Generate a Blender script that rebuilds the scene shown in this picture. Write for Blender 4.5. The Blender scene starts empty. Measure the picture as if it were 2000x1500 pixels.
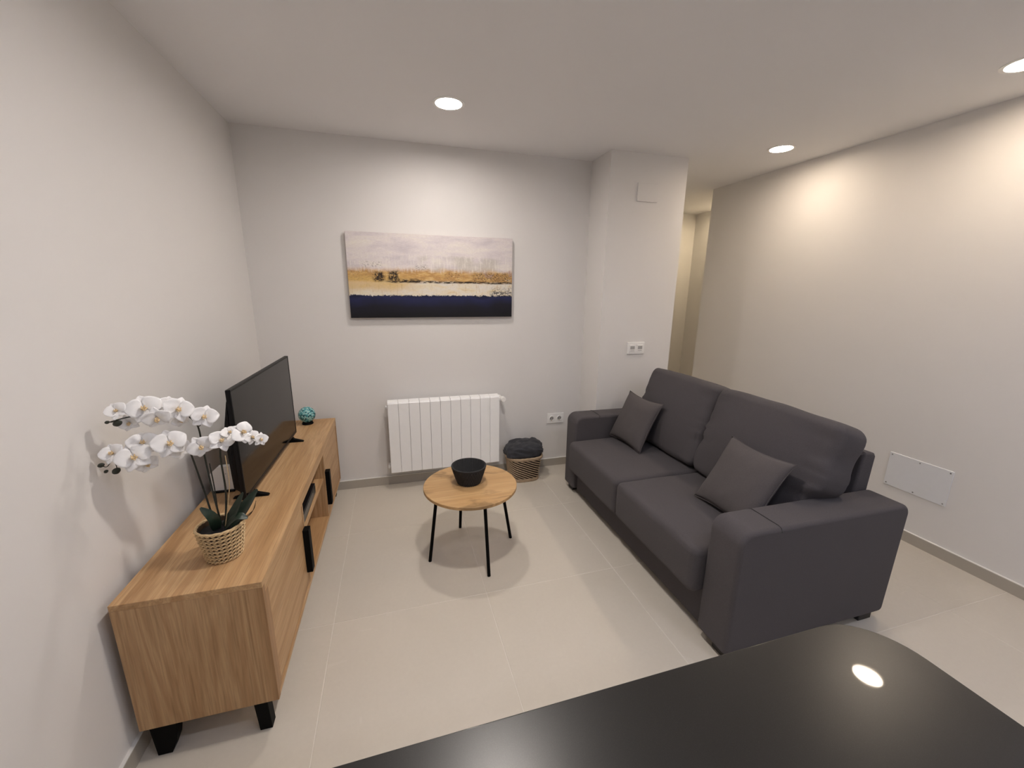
import bpy, bmesh, math, random
import numpy as np
from mathutils import Matrix, Vector, noise as mnoise

# ------------------------------------------------------------------ camera, world, exposure
scene = bpy.context.scene
col = scene.collection
CAM = Vector((0.9122, -3.2001, 1.571)); F_PX = 791.8; YAW = -0.2861; PITCH = -0.2321; ROLL = 0.0119
fwd = Vector((-math.sin(YAW)*math.cos(PITCH), math.cos(YAW)*math.cos(PITCH), math.sin(PITCH)))
rgt = Vector((math.cos(YAW), math.sin(YAW), 0)); upv = rgt.cross(fwd)
r2 = rgt*math.cos(ROLL)+upv*math.sin(ROLL); u2 = -rgt*math.sin(ROLL)+upv*math.cos(ROLL)
cam_d = bpy.data.cameras.new('camera'); cam = bpy.data.objects.new('camera', cam_d); col.objects.link(cam)
cam_d.sensor_fit = 'HORIZONTAL'; cam_d.sensor_width = 36.0; cam_d.lens = F_PX/2000*36.0
cam_d.clip_start = 0.02; cam_d.clip_end = 60
m = Matrix((r2, u2, -fwd)).transposed().to_4x4(); m.translation = CAM
cam.matrix_world = m
scene.camera = cam
w = bpy.data.worlds.new('world'); scene.world = w; w.use_nodes = True
w.node_tree.nodes['Background'].inputs[0].default_value = (0.8, 0.85, 1, 1)
w.node_tree.nodes['Background'].inputs[1].default_value = 0.02
scene.view_settings.view_transform = 'Standard'
scene.view_settings.look = 'None'
scene.view_settings.gamma = 1.0
scene.view_settings.use_curve_mapping = False
scene.view_settings.exposure = 2.33

# lamp table: x, y, colour, strength (downlights let into the ceiling)
WARM = (1.0, 0.83, 0.64); NEUT = (1.0, 0.92, 0.85); COOL = (0.80, 0.84, 1.0); YELL = (1.0, 0.80, 0.52)
LAMPS = [
    (1.27, -0.69, NEUT, 44, 'round downlight shining above the wall painting'),
    (3.61, -0.69, WARM, 29, 'round downlight by the right wall beside the hallway corner'),
    (3.63, -1.87, WARM, 29, 'round downlight cut by the right edge of the photo'),
    (1.27, -1.87, NEUT, 69, 'round downlight in the ceiling over the gap between table and worktop'),
    (1.27, -3.05, COOL, 23, 'added unseen kitchen fill downlight over the worktop near the left wall'),  # kitchen rows: unseen lamps added to lift light on camera-facing surfaces
    (2.45, -3.05, COOL, 23, 'added unseen kitchen fill downlight between the two outer ones over the worktop'),
    (3.63, -3.05, COOL, 16, 'added unseen kitchen fill downlight beside the right wall level with the worktop'),
    (1.27, -4.10, COOL, 23, 'added unseen kitchen fill downlight in the far corner behind the worktop on the left'),
    (3.20, -4.10, COOL, 23, 'added unseen kitchen fill downlight farthest from the sofa on the right'),
    (4.70, 1.00, YELL, 26, 'round hallway downlight out of sight behind the end of the right wall'),
]

# ------------------------------------------------------------------ material helpers
def srgb(r, g, b):
    f = lambda c: (c/255/12.92) if c/255 <= 0.04045 else ((c/255+0.055)/1.055)**2.4
    return (f(r), f(g), f(b), 1)

class NT:
    def __init__(s, name):
        s.m = bpy.data.materials.new(name); s.m.use_nodes = True
        s.t = s.m.node_tree; s.b = s.t.nodes['Principled BSDF']
    def n(s, typ, **kw):
        nd = s.t.nodes.new(typ)
        for k, v in kw.items(): setattr(nd, k, v)
        return nd
    def link(s, a, b): s.t.links.new(a, b)
    def put(s, sock, v):
        if hasattr(v, 'is_output'): s.link(v, sock)
        else: sock.default_value = v
    def math(s, op, a, b=0.0, c=None, clamp=False):
        nd = s.n('ShaderNodeMath', operation=op, use_clamp=clamp)
        s.put(nd.inputs[0], a); s.put(nd.inputs[1], b)
        if c is not None: s.put(nd.inputs[2], c)
        return nd.outputs[0]
    def mix(s, f, a, b):
        nd = s.n('ShaderNodeMix', data_type='RGBA')
        s.put(nd.inputs[0], f); s.put(nd.inputs[6], a); s.put(nd.inputs[7], b)
        return nd.outputs[2]
    def coord(s, scale=(1, 1, 1), rand=False, loc=(0, 0, 0)):
        tc = s.n('ShaderNodeTexCoord'); mp = s.n('ShaderNodeMapping')
        mp.inputs['Scale'].default_value = scale; mp.inputs['Location'].default_value = loc
        src = tc.outputs['Object']
        if rand:
            oi = s.n('ShaderNodeObjectInfo'); v = s.n('ShaderNodeVectorMath', operation='MULTIPLY_ADD')
            cx = s.n('ShaderNodeCombineXYZ')
            for i in range(3): s.link(oi.outputs['Random'], cx.inputs[i])
            s.link(cx.outputs[0], v.inputs[0]); v.inputs[1].default_value = (37, 53, 71); s.link(src, v.inputs[2]); src = v.outputs[0]
        s.link(src, mp.inputs['Vector']); return mp.outputs[0]
    def noise(s, vec, scale=5, detail=3, rough=0.5, dist=0.0):
        nd = s.n('ShaderNodeTexNoise'); s.link(vec, nd.inputs['Vector'])
        nd.inputs['Scale'].default_value = scale; nd.inputs['Detail'].default_value = detail
        nd.inputs['Roughness'].default_value = rough; nd.inputs['Distortion'].default_value = dist
        return nd.outputs['Fac']
    def ramp(s, fac, stops, interp='LINEAR'):
        nd = s.n('ShaderNodeValToRGB'); s.put(nd.inputs[0], fac); cr = nd.color_ramp; cr.interpolation = interp
        while len(cr.elements) < len(stops): cr.elements.new(0.5)
        for e, (p, c) in zip(cr.elements, stops): e.position = p; e.color = c
        return nd.outputs[0]
    def bump(s, h, strength=0.2, dist=0.002):
        nd = s.n('ShaderNodeBump'); s.link(h, nd.inputs['Height'])
        nd.inputs['Strength'].default_value = strength; nd.inputs['Distance'].default_value = dist
        s.link(nd.outputs[0], s.b.inputs['Normal'])
    def set(s, color=None, rough=None, metal=None, spec=None, coat=None, coat_rough=None, sheen=None):
        I = s.b.inputs
        if color is not None: s.put(I['Base Color'], color)
        if rough is not None: s.put(I['Roughness'], rough)
        if metal is not None: I['Metallic'].default_value = metal
        if spec is not None: I['Specular IOR Level'].default_value = spec
        if coat is not None: I['Coat Weight'].default_value = coat
        if coat_rough is not None: I['Coat Roughness'].default_value = coat_rough
        if sheen is not None: I['Sheen Weight'].default_value = sheen
        return s.m

M = {}
def plain(name, c, rough=0.5, var=0.06, scale=30, bump=0.0, **kw):
    n = NT(name); f = n.noise(n.coord(), scale, 3)
    a = tuple(x*(1-var) for x in c[:3])+(1,); b = tuple(min(1, x*(1+var)) for x in c[:3])+(1,)
    n.set(n.mix(f, a, b), rough, **kw)
    if bump: n.bump(f, bump, 0.002)
    M[name] = n.m; return n.m

# painted plaster
n = NT('wall_paint'); v = n.coord(); f = n.noise(v, 1.3, 3); g = n.noise(v, 260, 2)
n.set(n.mix(f, (0.755, 0.735, 0.715, 1), (0.78, 0.76, 0.74, 1)), 0.75, spec=0.25); n.bump(g, 0.05, 0.0006); M['wall'] = n.m
n = NT('ceiling_paint'); v = n.coord(); f = n.noise(v, 1.1, 3)
n.set(n.mix(f, (0.84, 0.83, 0.835, 1), (0.86, 0.85, 0.855, 1)), 0.85, spec=0.15); M['ceiling'] = n.m

# porcelain floor tile
n = NT('floor_tile'); v = n.coord(rand=True); a = n.noise(v, 2.2, 6, 0.6, 0.6); b = n.noise(v, 60, 4, 0.65)
vn = n.noise(n.coord((0.55, 1.5, 1), rand=True), 1.1, 2, 0.4, 0.3)
vein = n.math('MULTIPLY', n.math('LESS_THAN', n.math('ABSOLUTE', n.math('SUBTRACT', vn, 0.5)), 0.0016), n.math('GREATER_THAN', a, 0.54))
oi = n.n('ShaderNodeObjectInfo')
base = n.mix(a, (0.59, 0.54, 0.46, 1), (0.67, 0.615, 0.53, 1))
base = n.mix(n.math('MULTIPLY', b, 0.35), base, (0.51, 0.465, 0.395, 1))
base = n.mix(n.math('MULTIPLY', oi.outputs['Random'], 0.22), base, (0.64, 0.59, 0.525, 1))
base = n.mix(n.math('MULTIPLY', vein, 0.22), base, (0.70, 0.65, 0.58, 1))
n.set(base, n.math('ADD', 0.36, n.math('MULTIPLY', b, 0.2)), spec=0.4); n.bump(b, 0.05, 0.001); M['tile'] = n.m
plain('grout', (0.72, 0.67, 0.60, 1), 0.9)
n = NT('baseboard_tile'); v = n.coord(); a = n.noise(v, 3, 5, 0.6, 0.5)
n.set(n.mix(a, (0.40, 0.365, 0.31, 1), (0.47, 0.43, 0.37, 1)), 0.45); M['baseboard'] = n.m
plain('caulk', (0.80, 0.78, 0.74, 1), 0.6)

def wood(name, axis, c0, c1, c2, knots=0.0, rough=0.45, sc=1.0, rand=False):
    n = NT(name)
    st = [14*sc, 14*sc, 14*sc]; st[axis] = 0.9*sc
    v = n.coord(tuple(st), rand=rand)
    big = n.noise(v, 0.5, 4, 0.55, 1.1)
    st2 = [95, 95, 95]; st2[axis] = 3.0
    fine = n.noise(n.coord(tuple(st2), rand=rand), 2.0, 4, 0.6, 0.2)
    c = n.ramp(big, [(0.32, c0), (0.43, c1), (0.50, c2), (0.55, c1), (0.60, c2), (0.66, c0), (0.74, c1)])
    c = n.mix(n.math('MULTIPLY', n.math('SUBTRACT', fine, 0.42, clamp=True), 1.6), c, tuple(x*0.62 for x in c0[:3])+(1,))
    if knots:
        st3 = [5, 5, 5]; st3[axis] = 2.2
        k = n.noise(n.coord(tuple(st3)), 1.9, 4, 0.55, 0.5)
        k = n.ramp(k, [(0.56, (0, 0, 0, 1)), (0.68, (1, 1, 1, 1))])
        c = n.mix(n.math('MULTIPLY', k, knots), c, tuple(x*0.45 for x in c0[:3])+(1,))
    n.set(c, rough, spec=0.35); n.bump(fine, 0.06, 0.0006)
    M[name] = n.m
wood('oak_long', 1, (0.40, 0.225, 0.10, 1), (0.51, 0.305, 0.145, 1), (0.60, 0.385, 0.20, 1))
wood('oak_upright_shaded', 2, (0.33, 0.18, 0.08, 1), (0.43, 0.25, 0.12, 1), (0.54, 0.345, 0.18, 1))  # darker oak copy: shade on the end panels is painted into the colour
wood('oak_table', 0, (0.50, 0.30, 0.13, 1), (0.56, 0.345, 0.16, 1), (0.61, 0.39, 0.19, 1), knots=0.75, sc=0.8)
plain('black_metal', (0.004, 0.004, 0.004, 1), 0.55, spec=0.06)
plain('black_plastic', (0.006, 0.006, 0.007, 1), 0.4, spec=0.2)
plain('black_satin', (0.008, 0.008, 0.009, 1), 0.4, spec=0.25)
n = NT('screen_glass'); n.set((0.003, 0.003, 0.0035, 1), 0.10, spec=0.27); M['screen'] = n.m
plain('white_enamel', (0.95, 0.95, 0.95, 1), 0.28, var=0.01)
plain('white_plastic', (0.90, 0.89, 0.87, 1), 0.35, var=0.01)
plain('grey_plastic', (0.42, 0.41, 0.40, 1), 0.5)
plain('dark_gap', (0.03, 0.03, 0.03, 1), 0.9)
plain('brass_contact', (0.55, 0.42, 0.22, 1), 0.35, metal=1.0)
plain('plate_grey', (0.76, 0.77, 0.79, 1), 0.4, var=0.02)
plain('screw_steel', (0.35, 0.35, 0.36, 1), 0.35, metal=1.0)

def fabric(name, c, sc=420, sheen=0.04):
    n = NT(name); v = n.coord()
    wv = n.noise(n.coord((1, 1, 1)), sc, 2, 0.5); big = n.noise(v, 7, 3)
    a = tuple(x*0.72 for x in c[:3])+(1,); b = tuple(x*1.3 for x in c[:3])+(1,)
    cc = n.mix(wv, a, b); cc = n.mix(n.math('MULTIPLY', big, 0.25), cc, tuple(x*0.8 for x in c[:3])+(1,))
    n.set(cc, 0.92, spec=0.15, sheen=sheen); n.bump(wv, 0.35, 0.001); M[name] = n.m
    n.b.inputs['Sheen Roughness'].default_value = 0.6
fabric('sofa_fabric', (0.084, 0.076, 0.081, 1))
fabric('pillow_fabric', (0.098, 0.087, 0.088, 1))
fabric('throw_fabric', (0.042, 0.043, 0.05, 1), 160, 0.1)
plain('seam_thread', (0.03, 0.028, 0.03, 1), 0.9)
plain('sofa_foot', (0.012, 0.011, 0.011, 1), 0.5)

# polished black stone with fine sparkle
n = NT('black_stone'); v = n.coord(); s1 = n.noise(v, 900, 2, 0.6); s2 = n.noise(v, 420, 3, 0.6)
sp = n.ramp(s1, [(0.58, (0, 0, 0, 1)), (0.74, (1, 1, 1, 1))])
cc = n.mix(s2, (0.006, 0.0055, 0.005, 1), (0.013, 0.012, 0.011, 1)); cc = n.mix(n.math('MULTIPLY', sp, 0.25), cc, (0.10, 0.09, 0.085, 1))
n.set(cc, n.math('ADD', 0.25, n.math('MULTIPLY', s1, 0.12)), spec=0.42, coat=0.35, coat_rough=0.03); M['stone'] = n.m

plain('straw', (0.64, 0.46, 0.25, 1), 0.7, 0.25, 90)
plain('straw_dark', (0.05, 0.025, 0.01, 1), 0.9, 0.3, 60)
plain('seagrass', (0.42, 0.31, 0.205, 1), 0.8, 0.4, 90)
plain('seagrass_shade', (0.022, 0.013, 0.008, 1), 0.9, 0.3, 60)
plain('bowl_cord', (0.024, 0.024, 0.025, 1), 0.85, 0.3, 120)
plain('soil', (0.008, 0.007, 0.008, 1), 0.95, 0.5, 120, 0.5)
plain('stem_dark', (0.014, 0.016, 0.010, 1), 0.5)
plain('bud_dark', (0.022, 0.026, 0.016, 1), 0.5)
plain('leaf_green', (0.014, 0.030, 0.018, 1), 0.38, 0.25, 25)
n = NT('petal_white'); f = n.noise(n.coord(), 40, 3)
n.set(n.mix(f, (0.90, 0.885, 0.88, 1), (0.95, 0.94, 0.935, 1)), 0.55, spec=0.2)
n.b.inputs['Subsurface Weight'].default_value = 0.15; n.b.inputs['Subsurface Radius'].default_value = (0.004, 0.004, 0.004); M['petal'] = n.m
n = NT('lip_yellow'); f = n.noise(n.coord(), 160, 3)
n.set(n.ramp(f, [(0.36, (0.80, 0.70, 0.48, 1)), (0.50, (0.72, 0.45, 0.14, 1)), (0.58, (0.84, 0.78, 0.66, 1))]), 0.5); M['lip'] = n.m
n = NT('turquoise_mosaic'); v = n.coord(); vo = n.n('ShaderNodeTexVoronoi'); vo.inputs['Scale'].default_value = 110; n.link(v, vo.inputs['Vector'])
n.set(n.ramp(vo.outputs['Color'], [(0.0, (0.02, 0.09, 0.11, 1)), (0.36, (0.09, 0.34, 0.36, 1)), (0.58, (0.32, 0.58, 0.57, 1))], 'CONSTANT'), 0.25); M['mosaic'] = n.m

def emit(name, c, s):
    mt = bpy.data.materials.new(name); mt.use_nodes = True; t = mt.node_tree
    for nd in list(t.nodes):
        if nd.type == 'BSDF_PRINCIPLED': t.nodes.remove(nd)
    e = t.nodes.new('ShaderNodeEmission'); e.inputs[0].default_value = (*c, 1); e.inputs[1].default_value = s
    t.links.new(e.outputs[0], [x for x in t.nodes if x.type == 'OUTPUT_MATERIAL'][0].inputs[0]); return mt

# abstract canvas print: u 0..1 left to right, v 0..1 bottom to top, from object coordinates
def painting_mat(Wd, Ht):
    n = NT('canvas_print'); tc = n.n('ShaderNodeTexCoord'); sx = n.n('ShaderNodeSeparateXYZ'); n.link(tc.outputs['Object'], sx.inputs[0])
    u = n.math('DIVIDE', sx.outputs[0], Wd); v = n.math('DIVIDE', sx.outputs[2], Ht)
    def nz(su, sv, detail=4, rough=0.6, off=0.0, dist=0.3):
        c = n.n('ShaderNodeCombineXYZ'); n.link(n.math('MULTIPLY_ADD', u, su, off), c.inputs[0]); n.link(n.math('MULTIPLY_ADD', v, sv, off), c.inputs[1])
        return n.noise(c.outputs[0], 1.0, detail, rough, dist)
    def band(lo, hi, soft, x=None):
        x = v if x is None else x
        a = n.n('ShaderNodeMapRange', interpolation_type='SMOOTHSTEP'); n.put(a.inputs[0], x); a.inputs[1].default_value = lo-soft; a.inputs[2].default_value = lo+soft
        b = n.n('ShaderNodeMapRange', interpolation_type='SMOOTHSTEP'); n.put(b.inputs[0], x); b.inputs[1].default_value = hi-soft; b.inputs[2].default_value = hi+soft
        return n.math('MULTIPLY', a.outputs[0], n.math('SUBTRACT', 1.0, b.outputs[0]))
    def thr(x, lo, hi):
        a = n.n('ShaderNodeMapRange', interpolation_type='SMOOTHSTEP'); n.put(a.inputs[0], x); a.inputs[1].default_value = lo; a.inputs[2].default_value = hi; return a.outputs[0]
    mul = lambda *a: a[0] if len(a) == 1 else n.math('MULTIPLY', a[0], mul(*a[1:]))
    vw = n.math('ADD', v, n.math('MULTIPLY', n.math('SUBTRACT', nz(9, 5, 6, 0.7), 0.5), 0.10))
    sky = n.ramp(nz(5, 9, 5, 0.6), [(0.32, srgb(206, 198, 202)), (0.5, srgb(222, 214, 214)), (0.68, srgb(232, 226, 218))])
    grey = mul(band(0.57, 0.74, 0.02, vw), band(0.42, 0.90, 0.04, u), thr(nz(7, 4, 4, 0.5, 3), 0.35, 0.55))
    c = n.mix(n.math('MULTIPLY', grey, 0.75), sky, srgb(196, 190, 180))
    och = n.ramp(nz(12, 22, 6, 0.7, 7), [(0.30, srgb(222, 196, 146)), (0.44, srgb(208, 168, 106)), (0.54, srgb(182, 138, 82)), (0.62, srgb(206, 170, 116)), (0.72, srgb(226, 208, 176))])
    c = n.mix(band(0.42, 0.58, 0.035, vw), c, och)
    c = n.mix(mul(band(0.50, 0.60, 0.03, vw), thr(nz(14, 8, 5, 0.6, 13), 0.50, 0.62), band(0.72, 1.2, 0.06, u)), c, srgb(188, 158, 146))
    cream = n.ramp(nz(8, 14, 6, 0.65, 5), [(0.30, srgb(214, 188, 136)), (0.42, srgb(228, 216, 190)), (0.60, srgb(228, 222, 212))])
    c = n.mix(band(0.20, 0.435, 0.02, vw), c, cream)
    yel = mul(band(0.33, 0.50, 0.05, vw), band(-0.2, 0.36, 0.10, u)); c = n.mix(n.math('MULTIPLY', yel, 0.7), c, srgb(216, 180, 108))
    c = n.mix(n.math('MULTIPLY', mul(band(0.56, 0.76, 0.03, vw), thr(nz(90, 5, 5, 0.7, 91), 0.52, 0.60)), 0.55), c, srgb(236, 231, 224))
    c = n.mix(n.math('MULTIPLY', mul(band(0.28, 0.42, 0.03, vw), thr(nz(70, 6, 5, 0.75, 97), 0.55, 0.62)), 0.4), c, srgb(196, 164, 112))
    c = n.mix(n.math('MULTIPLY', thr(nz(60, 160, 4, 0.7, 101), 0.42, 0.62), 0.14), c, srgb(150, 130, 110))
    # dark scribbles
    dk = srgb(44, 34, 28)
    line = mul(band(0.425, 0.450, 0.008, n.math('ADD', v, n.math('MULTIPLY', n.math('SUBTRACT', nz(6, 1, 3), 0.5), 0.05))), thr(nz(30, 60, 6, 0.8, 21), 0.42, 0.50), band(0.22, 1.1, 0.03, u))
    c = n.mix(line, c, dk)
    for (a, b, lo, hi, o) in ((0.145, 0.205, 0.445, 0.545, 31), (0.228, 0.285, 0.445, 0.56, 37)):
        c = n.mix(mul(band(a, b, 0.012, n.math('ADD', u, n.math('MULTIPLY', n.math('SUBTRACT', nz(30, 16, 4, 0.7, o), 0.5), 0.05))), band(lo, hi, 0.02, vw), thr(nz(60, 26, 6, 0.85, o+2), 0.43, 0.48)), c, dk)
    c = n.mix(mul(band(0.435, 0.475, 0.02, vw), band(0.28, 0.42, 0.03, u), thr(nz(45, 50, 5, 0.7, 41), 0.44, 0.54)), c, dk)
    for (a, b, lo, hi, t, o) in ((0.74, 1.0, 0.45, 0.56, 0.54, 51), (0.55, 0.68, 0.47, 0.56, 0.57, 55), (0.08, 0.20, 0.60, 0.67, 0.58, 57), (0.38, 0.46, 0.58, 0.64, 0.56, 59), (0.86, 1.0, 0.31, 0.38, 0.56, 61), (0.0, 0.2, 0.44, 0.56, 0.60, 63)):
        c = n.mix(mul(band(a, b, 0.02, u), band(lo, hi, 0.02), thr(nz(75, 90, 6, 0.85, o), t-0.035, t+0.015)), c, srgb(66, 50, 44))
    # navy foot with a ragged upper edge
    ve = n.math('ADD', v, n.math('MULTIPLY', n.math('SUBTRACT', nz(34, 14, 8, 0.85, 71), 0.5), 0.13))
    navy = n.ramp(n.math('ADD', v, n.math('MULTIPLY', n.math('SUBTRACT', nz(4, 3, 3, 0.5, 77), 0.5), 0.22)), [(0.0, srgb(14, 13, 18)), (0.13, srgb(22, 21, 34)), (0.24, srgb(34, 38, 76)), (0.30, srgb(22, 25, 48))])
    c = n.mix(n.math('SUBTRACT', 1.0, thr(ve, 0.268, 0.278)), c, navy)
    c = n.mix(mul(band(0.27, 0.33, 0.01), band(0.86, 1.0, 0.03, u), thr(nz(40, 50, 5, 0.7, 83), 0.48, 0.54)), c, srgb(30, 30, 44))
    n.set(c, 0.6, spec=0.3); n.bump(nz(500, 250, 2, 0.5), 0.1, 0.0006); return n.m

# ------------------------------------------------------------------ mesh helpers
class MB:
    def __init__(s): s.v = []; s.f = []
    def add(s, vs, fs):
        o = len(s.v); s.v += [tuple(x) for x in vs]; s.f += [tuple(i+o for i in f) for f in fs]; return s
    def box(s, x0, x1, y0, y1, z0, z1, bev=0.0, seg=2):
        if bev <= 0:
            vs = [(x, y, z) for x in (x0, x1) for y in (y0, y1) for z in (z0, z1)]
            return s.add(vs, [(0, 1, 3, 2), (4, 6, 7, 5), (0, 4, 5, 1), (2, 3, 7, 6), (0, 2, 6, 4), (1, 5, 7, 3)])
        bm = bmesh.new(); bmesh.ops.create_cube(bm, size=1)
        for q in bm.verts: q.co = Vector(((x0+x1)/2+q.co.x*(x1-x0), (y0+y1)/2+q.co.y*(y1-y0), (z0+z1)/2+q.co.z*(z1-z0)))
        bmesh.ops.bevel(bm, geom=bm.edges[:], offset=bev, segments=seg, profile=0.5, affect='EDGES')
        return s.bm(bm)
    def bm(s, bm):
        bm.verts.index_update(); s.add([q.co[:] for q in bm.verts], [[q.index for q in f.verts] for f in bm.faces]); bm.free(); return s
    def prism(s, pts, axis, a, b, bev=0.0, seg=2):
        # pts: 2D outline in the two other axes (x<y<z order), extruded along axis from a to b
        bm = bmesh.new(); ax = [i for i in range(3) if i != axis]
        def P(p, t):
            c = [0, 0, 0]; c[ax[0]] = p[0]; c[ax[1]] = p[1]; c[axis] = t; return bm.verts.new(c)
        A = [P(p, a) for p in pts]; B = [P(p, b) for p in pts]; k = len(pts)
        fa = bm.faces.new(A); fb = bm.faces.new(B[::-1])
        for i in range(k): bm.faces.new((A[i], B[i], B[(i+1) % k], A[(i+1) % k]))
        bmesh.ops.recalc_face_normals(bm, faces=bm.faces[:])
        if bev: bmesh.ops.bevel(bm, geom=list(set(list(fa.edges)+list(fb.edges))), offset=bev, segments=seg, profile=0.5, affect='EDGES')
        return s.bm(bm)
    def tube(s, pts, r, seg=8, closed=False, cap=True):
        pts = [Vector(p) for p in pts]; k = len(pts); rs = r if isinstance(r, (list, tuple)) else [r]*k
        vs = []; prev = None
        for i, p in enumerate(pts):
            if closed: t = (pts[(i+1) % k]-pts[i-1])
            else: t = pts[min(i+1, k-1)]-pts[max(i-1, 0)]
            t.normalize()
            a = prev if prev is not None else (Vector((0, 0, 1)) if abs(t.z) < 0.9 else Vector((1, 0, 0)))
            nx = (a-t*a.dot(t)).normalized(); ny = t.cross(nx); prev = nx
            vs += [p+nx*(rs[i]*math.cos(2*math.pi*j/seg))+ny*(rs[i]*math.sin(2*math.pi*j/seg)) for j in range(seg)]
        fs = []
        for i in range(k if closed else k-1):
            i2 = (i+1) % k
            for j in range(seg):
                j2 = (j+1) % seg; fs.append((i*seg+j, i*seg+j2, i2*seg+j2, i2*seg+j))
        if cap and not closed: fs += [tuple(range(seg))[::-1], tuple(range((k-1)*seg, k*seg))]
        return s.add(vs, fs)
    def lathe(s, prof, c, seg=32, fn=None):
        # prof: (r, z) from outside bottom on; a radius of 0 closes with a single point
        vs = []; idx = []
        for (r, z) in prof:
            if r <= 1e-6: idx.append([len(vs)]); vs.append((c[0], c[1], c[2]+z))
            else:
                row = []
                for j in range(seg):
                    th = 2*math.pi*j/seg; rr = r if fn is None else fn(r, z, th)
                    row.append(len(vs)); vs.append((c[0]+rr*math.cos(th), c[1]+rr*math.sin(th), c[2]+z))
                idx.append(row)
        fs = []
        for a, b in zip(idx[:-1], idx[1:]):
            for j in range(seg):
                j2 = (j+1) % seg
                if len(a) == 1 and len(b) == 1: continue
                if len(a) == 1: fs.append((a[0], b[j2], b[j]))
                elif len(b) == 1: fs.append((a[j], a[j2], b[0]))
                else: fs.append((a[j], a[j2], b[j2], b[j]))
        return s.add(vs, fs)
    def map(s, fn): s.v = [tuple(fn(Vector(p))) for p in s.v]; return s
    def mesh(s, name, mat, off=(0, 0, 0), smooth=True, angle=0.6):
        me = bpy.data.meshes.new(name); o = Vector(off)
        me.from_pydata([tuple(Vector(p)-o) for p in s.v], [], s.f)
        bm = bmesh.new(); bm.from_mesh(me); bmesh.ops.recalc_face_normals(bm, faces=bm.faces[:])
        if smooth:
            for f in bm.faces: f.smooth = True
            for e in bm.edges:
                if len(e.link_faces) == 2 and e.calc_face_angle(0) > angle: e.smooth = False
        bm.to_mesh(me); bm.free(); me.materials.append(mat); return me
    def build(s, name, mat, root=None, parent=None, smooth=True, angle=0.6):
        """mesh given in world coordinates; root = the thing's object (location only), parent = the part above, if not root"""
        off = root.location if root is not None else (0, 0, 0)
        if root is None and s.v:
            a = np.array(s.v); lo = a.min(0); hi = a.max(0); off = ((lo[0]+hi[0])/2, (lo[1]+hi[1])/2, lo[2])
        o = bpy.data.objects.new(name, s.mesh(name, mat, off, smooth, angle)); col.objects.link(o)
        if root is None: o.location = off
        else: o.parent = parent if parent is not None else root
        if smooth: weighted(o)
        return o

def weighted(o):
    wn = o.modifiers.new('weighted_normals', 'WEIGHTED_NORMAL'); wn.keep_sharp = True; wn.weight = 100

def rbox(h, r, n=(8, 8, 8), k=3, post=None):
    """rounded box, half sizes h, edge radius r, as (verts, faces) around the origin"""
    ax = []
    for i in range(3):
        ri = min(r, h[i]*0.999); t = [-h[i]+ri*(1-math.cos(math.pi/2*j/k))*1.0 for j in range(k)]
        t = [-h[i]+ri*(1-math.cos(0))+ri*j/k for j in range(k)]
        inner = [-(h[i]-ri)+2*(h[i]-ri)*j/n[i] for j in range(n[i]+1)]
        ax.append(t+inner+[-q for q in t[::-1]])
    N = [len(a)-1 for a in ax]; idx = {}; vs = []; fs = []
    def vert(i, j, l):
        key = (i, j, l)
        if key in idx: return idx[key]
        p = Vector((ax[0][i], ax[1][j], ax[2][l])); q = Vector([max(-(h[d]-min(r, h[d])), min(h[d]-min(r, h[d]), p[d])) for d in range(3)])
        d = p-q
        if d.length > 1e-9: p = q+d.normalized()*r
        if post: p = post(p)
        idx[key] = len(vs); vs.append(p); return idx[key]
    for a in range(3):
        b, c = (a+1) % 3, (a+2) % 3
        for side in (0, N[a]):
            for i in range(N[b]):
                for j in range(N[c]):
                    q = []
                    for (ii, jj) in ((i, j), (i+1, j), (i+1, j+1), (i, j+1)):
                        t = [0, 0, 0]; t[a] = side; t[b] = ii; t[c] = jj; q.append(vert(*t))
                    fs.append(q if side else q[::-1])
    return vs, fs

def tag(o, label=None, cat=None, group=None, kind=None):
    if label: o['label'] = label
    if cat: o['category'] = cat
    if group: o['group'] = group
    if kind: o['kind'] = kind
    return o
def thing(name, loc, label, cat, group=None):
    o = bpy.data.objects.new(name, None); col.objects.link(o); o.location = loc; o.empty_display_size = 0.05
    return tag(o, label, cat, group)
def struct(o): o['kind'] = 'structure'; return o

# ------------------------------------------------------------------ room shell
H = 2.5504; XP, YP, XP2, XR = 2.4888, -0.3059, 3.1485, 4.0403
YF = -4.7; YH = 1.64; XH = 4.86; YE = 0.43
T = 0.12
struct(MB().box(-T, 0, YF-T, T, -0.05, H+0.06).build('wall_left', M['wall'], smooth=False))
struct(MB().box(0, XP, 0, T, -0.05, H+0.06).build('wall_back', M['wall'], smooth=False))
struct(MB().box(XP, XP2, YP, YH+T, -0.05, H+0.06).build('wall_pillar', M['wall'], smooth=False))
struct(MB().box(XR, XR+T, YF-T, YE-T, -0.05, H+0.06).box(XR, XH+T, YE-T, YE, -0.05, H+0.06).build('wall_right', M['wall'], smooth=False))
struct(MB().box(XP2, XH+T, YH, YH+T, -0.05, H+0.06).build('wall_hallway_end', M['wall'], smooth=False))
struct(MB().box(XH, XH+T, YE, YH, -0.05, H+0.06).build('wall_hallway_side', M['wall'], smooth=False))
struct(MB().box(0, XR, YF-T, YF, -0.05, H+0.06).build('wall_front', M['wall'], smooth=False))

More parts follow.
